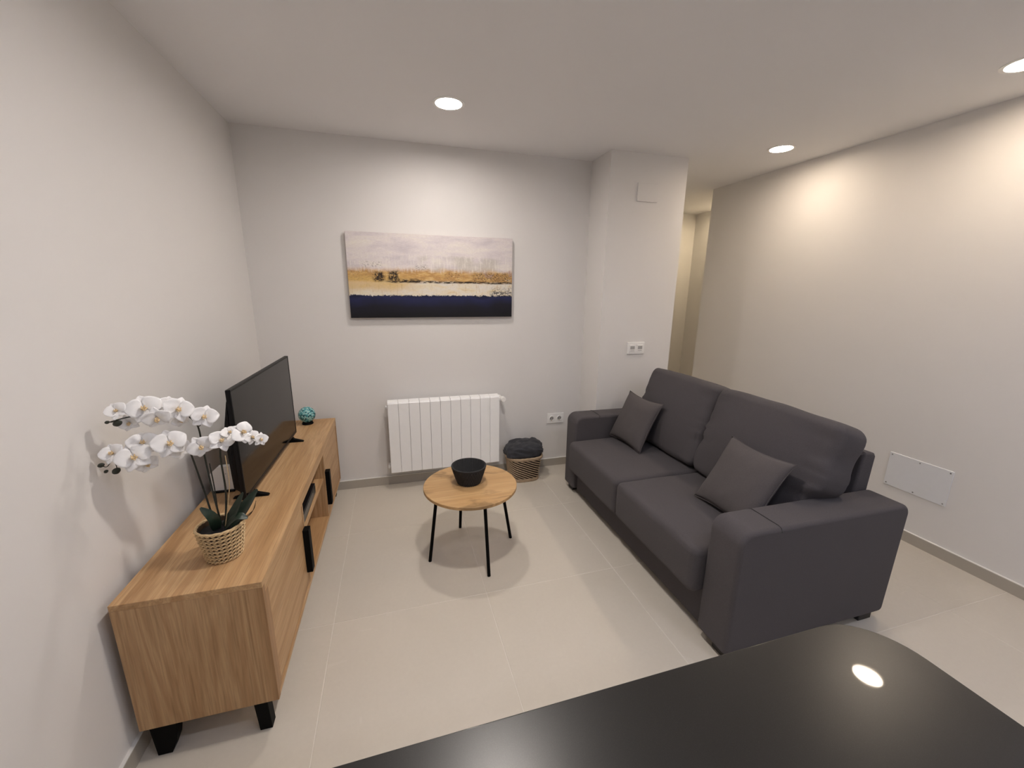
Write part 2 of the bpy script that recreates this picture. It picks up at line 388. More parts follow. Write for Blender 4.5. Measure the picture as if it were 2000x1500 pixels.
# ceiling with round holes for the downlights
LR = 0.076
bm = bmesh.new()
def ceiling_mesh():
    xs = sorted(set([0.0, XR, XH, XP2]+[q for l in LAMPS for q in (l[0]-0.13, l[0]+0.13)]))
    ys = sorted(set([YF, 0.0, YE, YH]+[q for l in LAMPS for q in (l[1]-0.13, l[1]+0.13)]))
    mb = MB()
    cells = {}
    for l in LAMPS: cells[(round(l[0], 3), round(l[1], 3))] = l
    for i in range(len(xs)-1):
        for j in range(len(ys)-1):
            x0, x1, y0, y1 = xs[i], xs[i+1], ys[j], ys[j+1]; cx, cy = (x0+x1)/2, (y0+y1)/2
            inside = [l for l in LAMPS if abs(l[0]-cx) < 0.13 and abs(l[1]-cy) < 0.13]
            if inside: continue
            mb.add([(x0, y0, H), (x1, y0, H), (x1, y1, H), (x0, y1, H)], [(0, 3, 2, 1)])
    for l in LAMPS:
        k = 32; ring = []; sq = []
        for a in range(k):
            th = 2*math.pi*a/k; c, s_ = math.cos(th), math.sin(th); q = 0.13/max(abs(c), abs(s_))
            ring.append((l[0]+LR*c, l[1]+LR*s_, H)); sq.append((l[0]+q*c, l[1]+q*s_, H))
        mb.add(ring+sq, [(a, a+k, (a+1) % k+k, (a+1) % k) for a in range(k)])
        top = [(p[0], p[1], H+0.05) for p in ring]
        mb.add(ring+top, [(a, (a+1) % k, (a+1) % k+k, a+k) for a in range(k)]); mb.add(top, [tuple(range(k))])
    return mb
bm.free()
cm = ceiling_mesh()
cm.box(-T, XH+T, YF-T, YH+T, H+0.06, H+0.10)
struct(cm.build('ceiling', M['ceiling'], smooth=False))

# floor: grout bed with one object per tile
fl = MB().box(-T, XH+T, YF-T, YH+T, -0.06, -0.0012)
floor = struct(fl.build('floor', M['grout'], smooth=False)); floor['kind'] = 'structure'
fo = floor.location.copy()
xs = [0.0]+[0.5659+0.7475*k for k in range(5)]+[XR, XH]
xs = sorted(q for q in set(round(q, 4) for q in xs) if q <= XH)
ys = [YF]+[-0.662-0.7455*k for k in range(6, -1, -1)]+[0.083, 0.829, YH]
ys = [q for q in ys if q >= YF]
tile_cache = {}
GAP = 0.0016
for i in range(len(xs)-1):
    for j in range(len(ys)-1):
        x0, x1, y0, y1 = xs[i]+GAP, xs[i+1]-GAP, ys[j]+GAP, ys[j+1]-GAP
        if x1 <= XP2 and y0 > 0: continue
        if x0 > XR-0.01 and y1 < YE-0.1: continue
        if x0 < XP2 and y0 > 0: x0 = max(x0, XP2)
        if x1-x0 < 0.01 or y1-y0 < 0.01: continue
        key = (round(x1-x0, 3), round(y1-y0, 3))
        if key not in tile_cache:
            tile_cache[key] = MB().box(-(x1-x0)/2, (x1-x0)/2, -(y1-y0)/2, (y1-y0)/2, -0.008, 0.0, 0.001, 1).mesh('tile', M['tile'], smooth=False)
        o = bpy.data.objects.new('tile', tile_cache[key]); col.objects.link(o); o.parent = floor
        o.location = Vector(((x0+x1)/2, (y0+y1)/2, 0.0))-fo

# baseboards with a thin pale line on top
def baseboard(name, a, b, nx, ny, h=0.068, t=0.012):
    (xa, ya), (xb, yb) = a, b
    x0, x1 = sorted((xa, xb)); y0, y1 = sorted((ya, yb))
    if nx: x0, x1 = (x0, x0+t) if nx > 0 else (x0-t, x0)
    if ny: y0, y1 = (y0, y0+t) if ny > 0 else (y0-t, y0)
    o = struct(MB().box(x0, x1, y0, y1, 0.0, h).build(name, M['baseboard'], smooth=False))
    c = MB().box(x0, x1, y0, y1, h, h+0.004)
    cl = bpy.data.objects.new('caulk_line', c.mesh('caulk_line', M['caulk'], o.location, False)); col.objects.link(cl); cl.parent = o
    return o
baseboard('baseboard_left', (0, YF), (0, -0.0), 1, 0)
baseboard('baseboard_back', (0.012, 0), (XP, 0), 0, -1)
baseboard('baseboard_pillar_side', (XP, YP), (XP, -0.012), -1, 0)
baseboard('baseboard_pillar', (XP-0.012, YP), (XP2, YP), 0, -1)
baseboard('baseboard_right', (XR, YF), (XR, YE), -1, 0)
baseboard('baseboard_hallway_end', (XP2, YH), (XH, YH), 0, -1)
baseboard('baseboard_hallway_side', (XH, YE), (XH, YH-0.012), -1, 0)

# ------------------------------------------------------------------ ceiling downlights
for (lx, ly, lc, ls, lab) in LAMPS:
    t = thing('ceiling_downlight', (lx, ly, H-0.004), lab, 'ceiling light', 'recessed ceiling downlights')
    MB().lathe([(LR-0.004, 0.0), (LR+0.012, 0.0), (LR+0.012, 0.0035), (LR-0.004, 0.0035), (LR-0.004, 0.0)], (lx, ly, H-0.0035), 40).build('trim_ring', M['white_plastic'], t)
    MB().lathe([(0, 0), (LR-0.006, 0), (LR-0.006, 0.006), (0, 0.006)], (lx, ly, H+0.006), 40).build('diffuser', emit('lamp_glow', lc, ls), t, smooth=False)

# ------------------------------------------------------------------ radiator
RX0, RX1, RZ0, RZ1 = 0.8395, 1.7115, 0.150, 0.7244
rad = thing('radiator', ((RX0+RX1)/2, -0.08, RZ0), 'white sectional radiator on the back wall under the painting', 'radiator')
NE = 11; ew = (RX1-RX0)/NE
for i in range(NE):
    a = RX0+i*ew; b = a+ew
    e = MB().box(a+0.0009, b-0.0009, -0.131, -0.117, RZ0, RZ1-0.012, 0.0018, 1).build('element', M['white_enamel'], rad)
    f = MB()
    f.box(a+0.012, b-0.012, -0.118, -0.045, RZ0+0.03, RZ1-0.03, 0.004, 1)
    f.box(a+0.002, b-0.002, -0.060, -0.048, RZ0+0.012, RZ1-0.01, 0.003, 1)
    f.build('fin', M['white_enamel'], rad, e)
    g = MB()
    prof = [(-0.128, RZ1-0.014), (-0.124, RZ1-0.005), (-0.114, RZ1), (-0.056, RZ1), (-0.050, RZ1-0.008), (-0.056, RZ1-0.012), (-0.114, RZ1-0.014)]
    g.prism(prof, 0, a+0.0015, b-0.0015); g.build('top_cap', M['white_enamel'], rad, e)
MB().tube([(RX0-0.012, -0.085, RZ1-0.05), (RX1+0.016, -0.085, RZ1-0.05)], 0.016, 12).build('header_pipe', M['white_enamel'], rad)
MB().tube([(RX0-0.006, -0.085, RZ0+0.05), (RX1+0.006, -0.085, RZ0+0.05)], 0.016, 12).build('header_pipe', M['white_enamel'], rad)
vz = RZ1-0.035
MB().tube([(RX1, -0.085, vz), (RX1+0.035, -0.085, vz)], 0.012, 12).tube([(RX1+0.03, -0.085, vz), (RX1+0.03, -0.002, vz)], 0.009, 10).build('valve_body', M['white_plastic'], rad)
kn = MB(); kn.lathe([(0, 0), (0.019, 0), (0.021, 0.004), (0.021, 0.038), (0.018, 0.044), (0, 0.044)], (0, 0, 0), 20)
kn.map(lambda p: Vector((RX1+0.032+p.x, -0.095-p.z, vz+p.y))); kn.build('valve_knob', M['white_plastic'], rad)
MB().tube([(RX0-0.016, -0.085, vz-0.015), (RX0+0.004, -0.085, vz-0.015)], 0.012, 10).build('bleed_plug', M['grey_plastic'], rad)
MB().tube([(RX0-0.012, -0.085, RZ0+0.05), (RX0-0.012, -0.085, RZ0+0.03), (RX0-0.012, -0.002, RZ0+0.03)], 0.008, 8).build('return_pipe', M['white_enamel'], rad)
for bx in (RX0+0.16, RX1-0.16): MB().box(bx-0.01, bx+0.01, -0.05, -0.001, RZ1-0.08, RZ1-0.05).build('wall_bracket', M['white_enamel'], rad, smooth=False)

# ------------------------------------------------------------------ painting
PX0, PX1, PZ0, PZ1 = 0.6261, 1.8337, 1.348, 1.9424
pt = bpy.data.objects.new('canvas_painting', None); col.objects.link(pt); pt.location = (PX0, 0, PZ0)
tag(pt, 'wide abstract canvas of grey, ochre and navy bands hung on the back wall', 'painting')
MB().box(PX0, PX1, -0.035, -0.012, PZ0, PZ1, 0.003, 2).build('canvas', painting_mat(PX1-PX0, PZ1-PZ0), pt)
fr = MB(); b_ = 0.03
fr.box(PX0+0.006, PX1-0.006, -0.012, -0.002, PZ0+0.006, PZ0+b_).box(PX0+0.006, PX1-0.006, -0.012, -0.002, PZ1-b_, PZ1-0.006)
fr.box(PX0+0.006, PX0+b_, -0.012, -0.002, PZ0+b_, PZ1-b_).box(PX1-b_, PX1-0.006, -0.012, -0.002, PZ0+b_, PZ1-b_)
fr.build('stretcher_frame', M['oak_table'], pt, smooth=False)

# ------------------------------------------------------------------ wall plates
def socket_round(mb, cx, y, cz, r):  # ring facing -y
    q = MB(); q.lathe([(r, 0), (r, 0.004), (r-0.003, 0.006), (r-0.004, 0.006), (r-0.004, -0.004), (0, -0.004)], (0, 0, 0), 24)
    q.map(lambda p: Vector((cx+p.x, y-p.z, cz+p.y))); mb.add(q.v, q.f)
ox0, ox1, oz0, oz1 = 2.179, 2.336, 0.405, 0.496
so = thing('wall_socket', ((ox0+ox1)/2, 0, oz0), 'white double power socket on the back wall beside the sofa arm', 'socket')
MB().box(ox0, ox1, -0.009, 0, oz0, oz1, 0.003, 2).build('plate', M['white_plastic'], so)
for cx in (ox0+0.042, ox1-0.042):
    q = MB(); socket_round(q, cx, -0.0085, (oz0+oz1)/2, 0.024); o = q.build('outlet', M['white_plastic'], so)
    q = MB().lathe([(0, 0.0), (0.0185, 0.0), (0.0185, 0.002), (0, 0.002)], (0, 0, 0), 20); q.map(lambda p: Vector((cx+p.x, -0.0072-p.z, (oz0+oz1)/2+p.y))); q.build('well', M['grey_plastic'], so, o)
    for dx in (-0.0095, 0.0095):
        q = MB().lathe([(0, 0), (0.0035, 0), (0.0035, 0.0012), (0, 0.0012)], (0, 0, 0), 10); q.map(lambda p: Vector((cx+dx+p.x, -0.0092-p.z, (oz0+oz1)/2+p.y))); q.build('pin_hole', M['dark_gap'], so, o)
    for dz in (-0.0165, 0.0165): MB().box(cx-0.003, cx+0.003, -0.0125, -0.0092, (oz0+oz1)/2+dz-0.002, (oz0+oz1)/2+dz+0.002).build('earth_clip', M['brass_contact'], so, o)

sx0, sx1, sz0, sz1 = 2.738, 2.895, 1.056, 1.152
sw = thing('wall_plate', ((sx0+sx1)/2, YP, sz0), 'white double connection plate on the pillar above the sofa', 'wall plate')
MB().box(sx0, sx1, YP-0.010, YP, sz0, sz1, 0.003, 2).build('plate', M['white_plastic'], sw)
for cx in (sx0+0.043, sx1-0.043):
    o = MB().box(cx-0.029, cx+0.029, YP-0.013, YP-0.0095, sz0+0.016, sz1-0.016, 0.0015, 1).build('module', M['white_plastic'], sw)
    MB().box(cx-0.020, cx+0.020, YP-0.0142, YP-0.0128, sz0+0.040, sz1-0.030).build('port_flap', M['grey_plastic'], sw, o, smooth=False)
    MB().box(cx-0.018, cx+0.018, YP-0.0138, YP-0.0128, sz0+0.026, sz0+0.030).build('label_strip', M['grey_plastic'], sw, o, smooth=False)
jb = MB().box(2.7225, 2.897, YP-0.008, YP, 2.219, 2.346, 0.001, 1).build('junction_box_cover', M['wall'])
tag(jb, 'flush painted square cover high on the pillar below the ceiling', 'cover plate')
hs = thing('light_switch', (4.565, YH, 1.11), 'small white switch on the far hallway wall behind the pillar edge', 'switch')
MB().box(4.525, 4.605, YH-0.010, YH, 1.09, 1.17, 0.003, 2).build('plate', M['white_plastic'], hs)
MB().box(4.540, 4.590, YH-0.014, YH-0.009, 1.105, 1.155, 0.002, 1).build('rocker', M['white_plastic'], hs)

ay0, ay1, az0, az1 = -1.820, -1.494, 0.322, 0.548
ap = thing('access_panel', (XR, (ay0+ay1)/2, az0), 'grey screwed cover plate low on the right wall behind the sofa', 'access panel')
MB().box(XR-0.007, XR, ay0, ay1, az0, az1, 0.0015, 1).build('cover', M['plate_grey'], ap)
for yy in (ay0+0.014, (ay0+ay1)/2, ay1-0.014):
    for zz in (az0+0.014, az1-0.014):
        q = MB().lathe([(0, 0), (0.0045, 0), (0.0035, 0.0018), (0, 0.002)], (0, 0, 0), 10); q.map(lambda p: Vector((XR-0.0068-p.z, yy+p.x, zz+p.y))); q.build('screw', M['screw_steel'], ap)

# ------------------------------------------------------------------ sideboard
SX0, SX1, SY0, SY1, SZ0, SZ1 = 0.041, 0.457, -1.862, -0.066, 0.126, 0.616
sb = thing('tv_sideboard', ((SX0+SX1)/2, (SY0+SY1)/2, 0), 'long oak TV sideboard with black handles along the left wall', 'sideboard')
SBR = -0.0075   # slight turn of the whole piece
def sbx(x0, x1, y0, y1, z0, z1, name, mat, parent=None, bev=0.0012):
    return MB().box(x0, x1, y0, y1, z0, z1, bev, 1).build(name, M[mat], sb, parent)
tt = 0.022
sbx(SX0, SX1, SY0, SY1, SZ1-tt, SZ1, 'top_panel', 'oak_long')
sbx(SX0, SX1, SY0, SY0+tt, SZ0, SZ1-tt, 'side_panel', 'oak_upright_shaded')
sbx(SX0, SX1, SY1-tt, SY1, SZ0, SZ1-tt, 'side_panel', 'oak_upright_shaded')
sbx(SX0, SX1-0.001, SY0+tt, SY1-tt, SZ0, SZ0+tt, 'bottom_panel', 'oak_long')
sbx(SX0+0.004, SX0+0.012, SY0+tt, SY1-tt, SZ0+tt, SZ1-tt, 'back_panel', 'oak_long')
sbx(SX1-0.020, SX1-0.001, SY0+tt, SY1-tt, 0.560, SZ1-tt, 'top_rail', 'oak_long')
sbx(SX1-0.020, SX1-0.001, SY0+tt, SY0+0.052, SZ0+tt, 0.560, 'front_stile', 'oak_upright_shaded')
DN, DF = -1.247, -0.655
for y in (DN-0.022, DF): sbx(SX0+0.012, SX1-0.001, y, y+0.022, SZ0+tt, 0.560, 'divider', 'oak_upright_shaded')
sbx(SX0+0.012, SX1-0.012, DN, DF, 0.392, 0.410, 'shelf', 'oak_long')
d1 = sbx(SX1-0.020, SX1-0.003, SY0+0.056, DN-0.003, SZ0+tt+0.004, 0.556, 'door', 'oak_long')
d2 = sbx(SX1-0.020, SX1-0.003, DF+0.003, SY1-tt-0.003, SZ0+tt+0.003, 0.557, 'door', 'oak_long')
for d, y in ((d1, DN-0.052), (d2, DF+0.008)):
    MB().box(SX1-0.003, SX1+0.024, y, y+0.044, 0.222, 0.448, 0.002, 1).build('handle', M['black_metal'], sb, d)
for yy in (SY0+0.008, SY1-0.048):
    for side in (0, 1):
        if side: pts = [(0.372, SZ0), (0.416, SZ0), (0.420, 0.0), (0.380, 0.0)]
        else: pts = [(0.062, SZ0), (0.140, SZ0), (0.138, 0.085), (0.130, 0.045), (0.112, 0.0), (0.070, 0.0)]
        MB().prism(pts, 1, yy, yy+0.04, 0.0015, 1).build('leg', M['black_metal'], sb)
sb.rotation_euler.z = SBR
TOPZ = SZ1

# media box in the niche
mbx = thing('media_player', (0.38, -1.115, 0.410), 'flat black media box in the upper niche of the sideboard', 'media box')
MB().box(0.22, 0.436, -1.232, -0.845, 0.414, 0.474, 0.003, 2).build('case', M['black_plastic'], mbx)
MB().box(0.4355, 0.4375, -1.222, -0.855, 0.424, 0.464, 0.0008, 1).build('front_strip', M['screen'], mbx)
for fy in (-1.21, -0.87):
    for fx in (0.24, 0.42): MB().box(fx-0.008, fx+0.008, fy-0.008, fy+0.008, 0.410, 0.414).build('foot', M['black_metal'], mbx, smooth=False)

# ------------------------------------------------------------------ television
tvw, tvh, tz = 0.890, 0.500, 0.648
tv = thing('television', (0.2625, -0.8735, TOPZ), 'black flat-screen television standing on the oak sideboard', 'television')
tv.rotation_euler.z = -math.atan2(0.025, 0.887)
def tvb(mb, name, mat, parent=None, **k):
    # local frame: x out of the screen, y along, z up
    o = bpy.data.objects.new(name, mb.mesh(name, M[mat], (0, 0, TOPZ), **k)); col.objects.link(o); o.parent = parent or tv; weighted(o); return o
body = tvb(MB().box(-0.018, 0.0, -tvw/2, tvw/2, tz, tz+tvh, 0.004, 2), 'panel', 'black_plastic')
tvb(MB().box(-0.0005, 0.0015, -tvw/2+0.008, tvw/2-0.008, tz+0.016, tz+tvh-0.008, 0.0008, 1), 'screen', 'screen', body)
q = MB(); bz = 0.007
q.box(-0.001, 0.003, -tvw/2, tvw/2, tz+tvh-bz, tz+tvh, 0.001, 1).box(-0.001, 0.003, -tvw/2, tvw/2, tz, tz+0.015, 0.001, 1)
q.box(-0.001, 0.003, -tvw/2, -tvw/2+bz, tz, tz+tvh, 0.001, 1).box(-0.001, 0.003, tvw/2-bz, tvw/2, tz, tz+tvh, 0.001, 1)
tvb(q, 'bezel', 'black_satin', body)
tvb(MB().prism([(-0.018, tz+0.02), (-0.050, tz+0.05), (-0.056, tz+0.30), (-0.030, tz+0.44), (-0.018, tz+0.48)], 1, -tvw/2+0.02, tvw/2-0.02, 0.008, 2), 'back_shell', 'black_plastic')
for yy in (-0.348, 0.350):
    f = MB().prism([(-0.085, TOPZ), (0.062, TOPZ), (0.060, TOPZ+0.006), (0.010, TOPZ+0.022), (-0.004, tz+0.01), (-0.016, tz+0.01), (-0.022, TOPZ+0.022), (-0.083, TOPZ+0.006)], 1, yy-0.011, yy+0.011, 0.002, 1)
    tvb(f, 'foot', 'black_metal')

# white modem behind the television
rt = thing('modem', (0.105, -1.13, TOPZ), 'white box modem on a black stand behind the near end of the television', 'modem')
MB().box(0.060, 0.150, -1.150, -1.105, TOPZ, TOPZ+0.010, 0.002, 1).build('stand', M['black_plastic'], rt)
MB().prism([(0.052, TOPZ+0.010), (0.160, TOPZ+0.010), (0.160, TOPZ+0.128), (0.092, TOPZ+0.128), (0.052, TOPZ+0.092)], 1, -1.143, -1.112, 0.003, 2).build('case', M['white_plastic'], rt)
MB().box(0.120, 0.124, -1.1445, -1.1425, TOPZ+0.090, TOPZ+0.094).build('status_light', M['grey_plastic'], rt, smooth=False)

# turquoise ball
bl = thing('decorative_ball', (0.295, -0.165, TOPZ), 'turquoise mosaic ball on a dark foot at the far end of the sideboard', 'ornament')
MB().lathe([(0, 0), (0.036, 0), (0.038, 0.004), (0.033, 0.016), (0.022, 0.018), (0, 0.014)], (0.295, -0.165, TOPZ), 28).build('foot', M['black_metal'], bl)
R_ = 0.056; prof = [(R_*math.sin(a), -R_*math.cos(a)) for a in [math.pi*k/20 for k in range(21)]]; prof[0] = (0, -R_); prof[-1] = (0, R_)
MB().lathe(prof, (0.295, -0.165, TOPZ+0.012+R_), 36, fn=lambda r, z, th: r*(1+0.012*math.sin(9*th+3*math.sin(z*120)))).build('ball', M['mosaic'], bl)

# ------------------------------------------------------------------ coffee table, bowl
TX, TY, TZ, TR = 1.301, -1.037, 0.450, 0.272
ct = thing('coffee_table', (TX, TY, 0), 'round oak coffee table with four thin black splayed legs', 'table')
MB().lathe([(0, -0.018), (TR-0.002, -0.018), (TR, -0.016), (TR, -0.002), (TR-0.002, 0), (0, 0)], (TX, TY, TZ), 72).build('tabletop', M['oak_table'], ct)
q = MB(); 
FEET = [(1.049, -1.069), (1.355, -1.284), (1.57, -0.97), (1.275, -0.772)]
for fx, fy in FEET:
    dx, dy = fx-TX, fy-TY; L = math.hypot(dx, dy); tx, ty = TX+dx/L*0.20, TY+dy/L*0.20
    g = MB().tube([(tx, ty, TZ-0.018), (fx, fy, 0.0)], 0.0095, 12).build('leg', M['black_metal'], ct)
    MB().box(tx-0.03, tx+0.03, ty-0.03, ty+0.03, TZ-0.021, TZ-0.018).build('mounting_plate', M['black_metal'], ct, g, smooth=False)

BX, BY = 1.297, -1.012
bw = thing('woven_bowl', (BX, BY, TZ), 'dark charcoal woven cord bowl on the round coffee table', 'bowl')
rows = 13; prof = []
for k in range(rows*2+1):
    t = k/(rows*2); prof.append((0.066+0.034*t**0.9+(0.0016 if k % 2 else -0.0008), 0.102*t))
prof = [(0, 0.0), (0.058, 0.0), (0.064, 0.002)]+prof+[(0.099, 0.106), (0.094, 0.105)]+[(0.060+0.034*t, 0.012+0.090*t) for t in (0.95, 0.7, 0.45, 0.2, 0.0)]+[(0, 0.010)]
def bowlfn(r, z, th):
    row = int(z/0.0157); return r+0.0024*math.sin(36*th+(row % 2)*math.pi)*(1 if r > 0.05 else 0)
MB().lathe(prof, (BX, BY, TZ), 144, fn=bowlfn).build('basin', M['bowl_cord'], bw, angle=1.2)
MB().tube([(BX+0.0985*math.cos(2*math.pi*a/72), BY+0.0985*math.sin(2*math.pi*a/72), TZ+0.105+0.0012*math.sin(a*math.pi)) for a in range(72)], 0.0045, 8, closed=True).build('rim', M['bowl_cord'], bw)

# ------------------------------------------------------------------ floor basket with throw
KX, KY = 1.914, -0.162
def sq(th, a, b, p=3.2):
    c, s_ = math.cos(th), math.sin(th); k = (abs(c)**p+abs(s_)**p)**(-1/p); return a*c*k, b*s_*k
bk = thing('wicker_basket', (KX, KY, 0), 'brown woven seagrass basket on the floor between radiator and sofa', 'basket')
KH = 0.210
def kpt(th, z, off=0.0):
    t = z/KH; x, y = sq(th, 0.118+0.030*t+off, 0.096+0.022*t+off); return (KX+x, KY+y, z)
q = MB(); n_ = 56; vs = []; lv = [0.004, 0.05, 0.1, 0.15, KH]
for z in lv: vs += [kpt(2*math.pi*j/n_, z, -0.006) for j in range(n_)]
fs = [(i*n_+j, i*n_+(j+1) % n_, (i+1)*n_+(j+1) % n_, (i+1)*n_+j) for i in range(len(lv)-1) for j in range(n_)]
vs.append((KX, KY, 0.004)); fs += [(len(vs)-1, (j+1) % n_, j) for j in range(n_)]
q.add(vs, fs).build('shade_liner', M['seagrass_shade'], bk)  # near-black wall inside the strands paints the shade in the weave gaps
q = MB(); NS = 20
for s_ in range(NS):
    pts = []
    for k in range(31):
        t = k/30; z = 0.024+(KH-0.042)*t; th = 2*math.pi*s_/NS-2.6*t
        pts.append(kpt(th, z, 0.0010*math.sin(k*1.9+s_*1.3)))
    q.tube(pts, 0.0048, 6)
q.build('woven_strands', M['seagrass'], bk)['kind'] = 'stuff'
q = MB()
for z, r in ((0.008, 0.008), (0.020, 0.007)): q.tube([kpt(2*math.pi*j/64, z, 0.0015*math.sin(j*2.2)) for j in range(64)], r, 8, closed=True)
q.build('base_band', M['seagrass'], bk)
q = MB()
for z, r in ((KH-0.012, 0.007), (KH, 0.009)): q.tube([kpt(2*math.pi*j/64, z, 0.0018*math.sin(j*2.2+z*90)) for j in range(64)], r, 8, closed=True)
q.build('rim_band', M['seagrass'], bk)
# rumpled throw
random.seed(4); nu, nv = 72, 30; vs = []; fs = []
for i in range(nv+1):
    for j in range(nu):
        t = i/nv; th = 2*math.pi*j/nu
        if t < 0.72:
            a_ = t/0.72*math.pi/2; rr = math.sin(a_)**0.75; x, y = sq(th, 0.160*rr, 0.118*rr, 3.0); z = KH+0.030+0.078*max(0.0, math.cos(a_))**0.5
        else:
            k_ = (t-0.72)/0.28; rr = 1-0.24*k_**1.3; x, y = sq(th, 0.160*rr, 0.118*rr, 3.0); z = KH+0.030-0.045*k_
        p = Vector((x*9, y*9, z*9))
        w1 = mnoise.noise(p*1.2+Vector((3, 1, 7))); w2 = 1-abs(mnoise.noise(Vector((p.x*1.1+p.z*1.5, p.y*2.2, p.z*2.6))+Vector((9, 4, 2))))*2
        d = 0.016*w1+0.018*w2-0.008+0.004*mnoise.noise(p*5)
        nrm = Vector((x, y, (z-KH)*1.3+0.02)).normalized()
        if t == 0: nrm = Vector((0, 0, 1))
        if x < -0.09 and t < 0.8: z -= 0.015*(-(x+0.09)/0.05)
        corner = math.exp(-((x-0.075)**2+(y-0.0)**2)/0.0012)
        vs.append((KX+x+nrm.x*d, KY+y+nrm.y*d, z+nrm.z*d+0.030*corner))
for i in range(nv):
    for j in range(nu): fs.append((i*nu+j, i*nu+(j+1) % nu, (i+1)*nu+(j+1) % nu, (i+1)*nu+j))
th_ = MB().add(vs, fs).build('throw_blanket', M['throw_fabric'], angle=3.0)
tag(th_, 'crumpled charcoal throw stuffed in the wicker basket', 'blanket')

# ------------------------------------------------------------------ sofa
FX, BXk = 2.195, 3.165          # arm front, arm rear
YN0, YN1 = -2.098, -1.925       # near arm outer / inner
YA0, YA1 = -0.552, -0.388       # far arm inner / outer
AZ = 0.632
sf = thing('sofa', ((FX+BXk)/2, (YN0+YA1)/2, 0), 'dark grey fabric two-seat sofa with loose back cushions', 'sofa')
def arm_profile():
    pts = []
    def arc(cx, cz, r, a0, a1, k=7): pts.extend([(cx+r*math.cos(math.radians(a0+(a1-a0)*i/k)), cz+r*math.sin(math.radians(a0+(a1-a0)*i/k))) for i in range(k+1)])
    arc(FX+0.02, 0.065, 0.02, 270, 180, 4); arc(FX+0.065, AZ-0.065, 0.065, 180, 90); arc(BXk-0.05, AZ-0.058, 0.05, 88, 0); arc(BXk-0.045, 0.075, 0.03, 0, -90, 4)
    return pts
for (y0, y1) in ((YN0, YN1), (YA0, YA1)):
    a = MB().prism(arm_profile(), 1, y0, y1, 0.02, 4).build('arm', M['sofa_fabric'], sf, angle=0.9)
    xs_ = FX+0.20
    MB().tube([(xs_, y0-0.0005, AZ-0.022), (xs_, y0+0.006, AZ-0.005), (xs_, y0+0.021, AZ+0.0004), (xs_, y1-0.021, AZ+0.0004), (xs_, y1-0.006, AZ-0.005)], 0.0016, 6).build('seam', M['seam_thread'], sf, a)
MB().box(FX+0.035, BXk-0.12, YN1, YA0, 0.035, 0.225, 0.006, 2).build('base', M['sofa_fabric'], sf)
MB().prism([(2.98, 0.06), (3.07, 0.80), (3.085, 0.815), (3.145, 0.805), (3.155, 0.79), (BXk-0.02, 0.60), (BXk-0.02, 0.06)], 1, YN1+0.002, YA0-0.002, 0.012, 3).build('back_frame', M['sofa_fabric'], sf)
YM = (YN1+YA0)/2
SEATZ = 0.455
def cushion(name, c, h, r, bulge, seedv, rotY=0.0, wr=0.003, n=(14, 14, 8), freq=7.0, sag=None):
    def post(p):
        u = [max(-1, min(1, p[i]/h[i])) for i in range(3)]; q = p.copy()
        q.x += math.copysign(1, p.x)*bulge[0]*(1-u[1]**2)*(1-u[2]**2)*abs(u[0])
        q.y += math.copysign(1, p.y)*bulge[1]*(1-u[0]**2)*(1-u[2]**2)*abs(u[1])
        q.z += math.copysign(1, p.z)*bulge[2]*(1-u[0]**2)*(1-u[1]**2)*abs(u[2])
        if sag: q = sag(q, u)
        s_ = Vector((p.x*freq, p.y*freq, p.z*freq*0.7))+Vector((seedv, 2*seedv, 0))
        q += Vector((mnoise.noise(s_), mnoise.noise(s_+Vector((5, 5, 5))), mnoise.noise(s_+Vector((9, 1, 3)))))*wr
        return q
    vs, fs = rbox(h, r, n, 4, post)
    R = Matrix.Rotation(rotY, 3, 'Y'); c = Vector(c)
    return MB().add([R @ p+c for p in vs], fs).build(name, M['sofa_fabric'], sf, angle=3.0)
SFX = 2.142
for (y0, y1, sd) in ((YN1, YM, 1), (YM, YA0, 2)):
    cushion('seat_cushion', ((SFX+2.95)/2, (y0+y1)/2, (0.222+SEATZ)/2), ((2.95-SFX)/2, (y1-y0)/2-0.002, (SEATZ-0.222)/2), 0.036, (0.006, 0, 0.008), sd*3.1, wr=0.0025)
near_end = [False]
def sag_back(q, u):
    # slouch: fuller low down, softer upper edge with end tucks
    q.x += -0.025*(1-u[2]**2)*(1-u[1]**2)*(1 if u[0] < 0 else 0.2)
    q.z -= 0.008*abs(u[1])**4*(1 if u[2] > 0 else 0)
    if u[1] < 0 and near_end[0]: q.y -= 0.055*abs(u[1])*max(0.0, min(1.0, (u[2]+0.42)/0.25))
    e = math.exp(-((abs(u[1])-1)/0.22)**2)
    q.x += 0.007*math.sin(u[2]*17+u[1]*2+3*math.sin(u[2]*5))*e*(1 if u[0] < 0 else 0.3)
    q.y += math.copysign(0.006, u[1])*math.sin(u[2]*9+1)*e*abs(u[1])
    q.x -= 0.010*math.exp(-((u[2]-0.72-0.03*math.sin(u[1]*3))/0.05)**2)*math.exp(-((abs(u[1])-0.80)/0.14)**2)*(-1 if u[0] < 0 else 0)
    return q
for (y0, y1, sd, dz, ex) in ((YN1+0.004, YM, 5, -0.004, 0.0), (YM, YA0-0.004, 8, 0.0, 0.0)):
    L = 0.545; near_end[0] = sd == 5
    cushion('back_cushion', (2.832, (y0+y1)/2, SEATZ+0.262+dz), (0.098, (y1-y0)/2+0.004, L/2), 0.040, (0.026, 0.004, 0.006), sd*2.7, rotY=0.30, wr=0.006, n=(4, 26, 22), freq=6.5, sag=sag_back)
for fx in (FX+0.03, BXk-0.14):
    for (y0) in (YN0+0.02, YA1-0.10): MB().box(fx, fx+0.085, y0, y0+0.08, 0.0, 0.046, 0.003, 1).build('foot', M['sofa_foot'], sf)

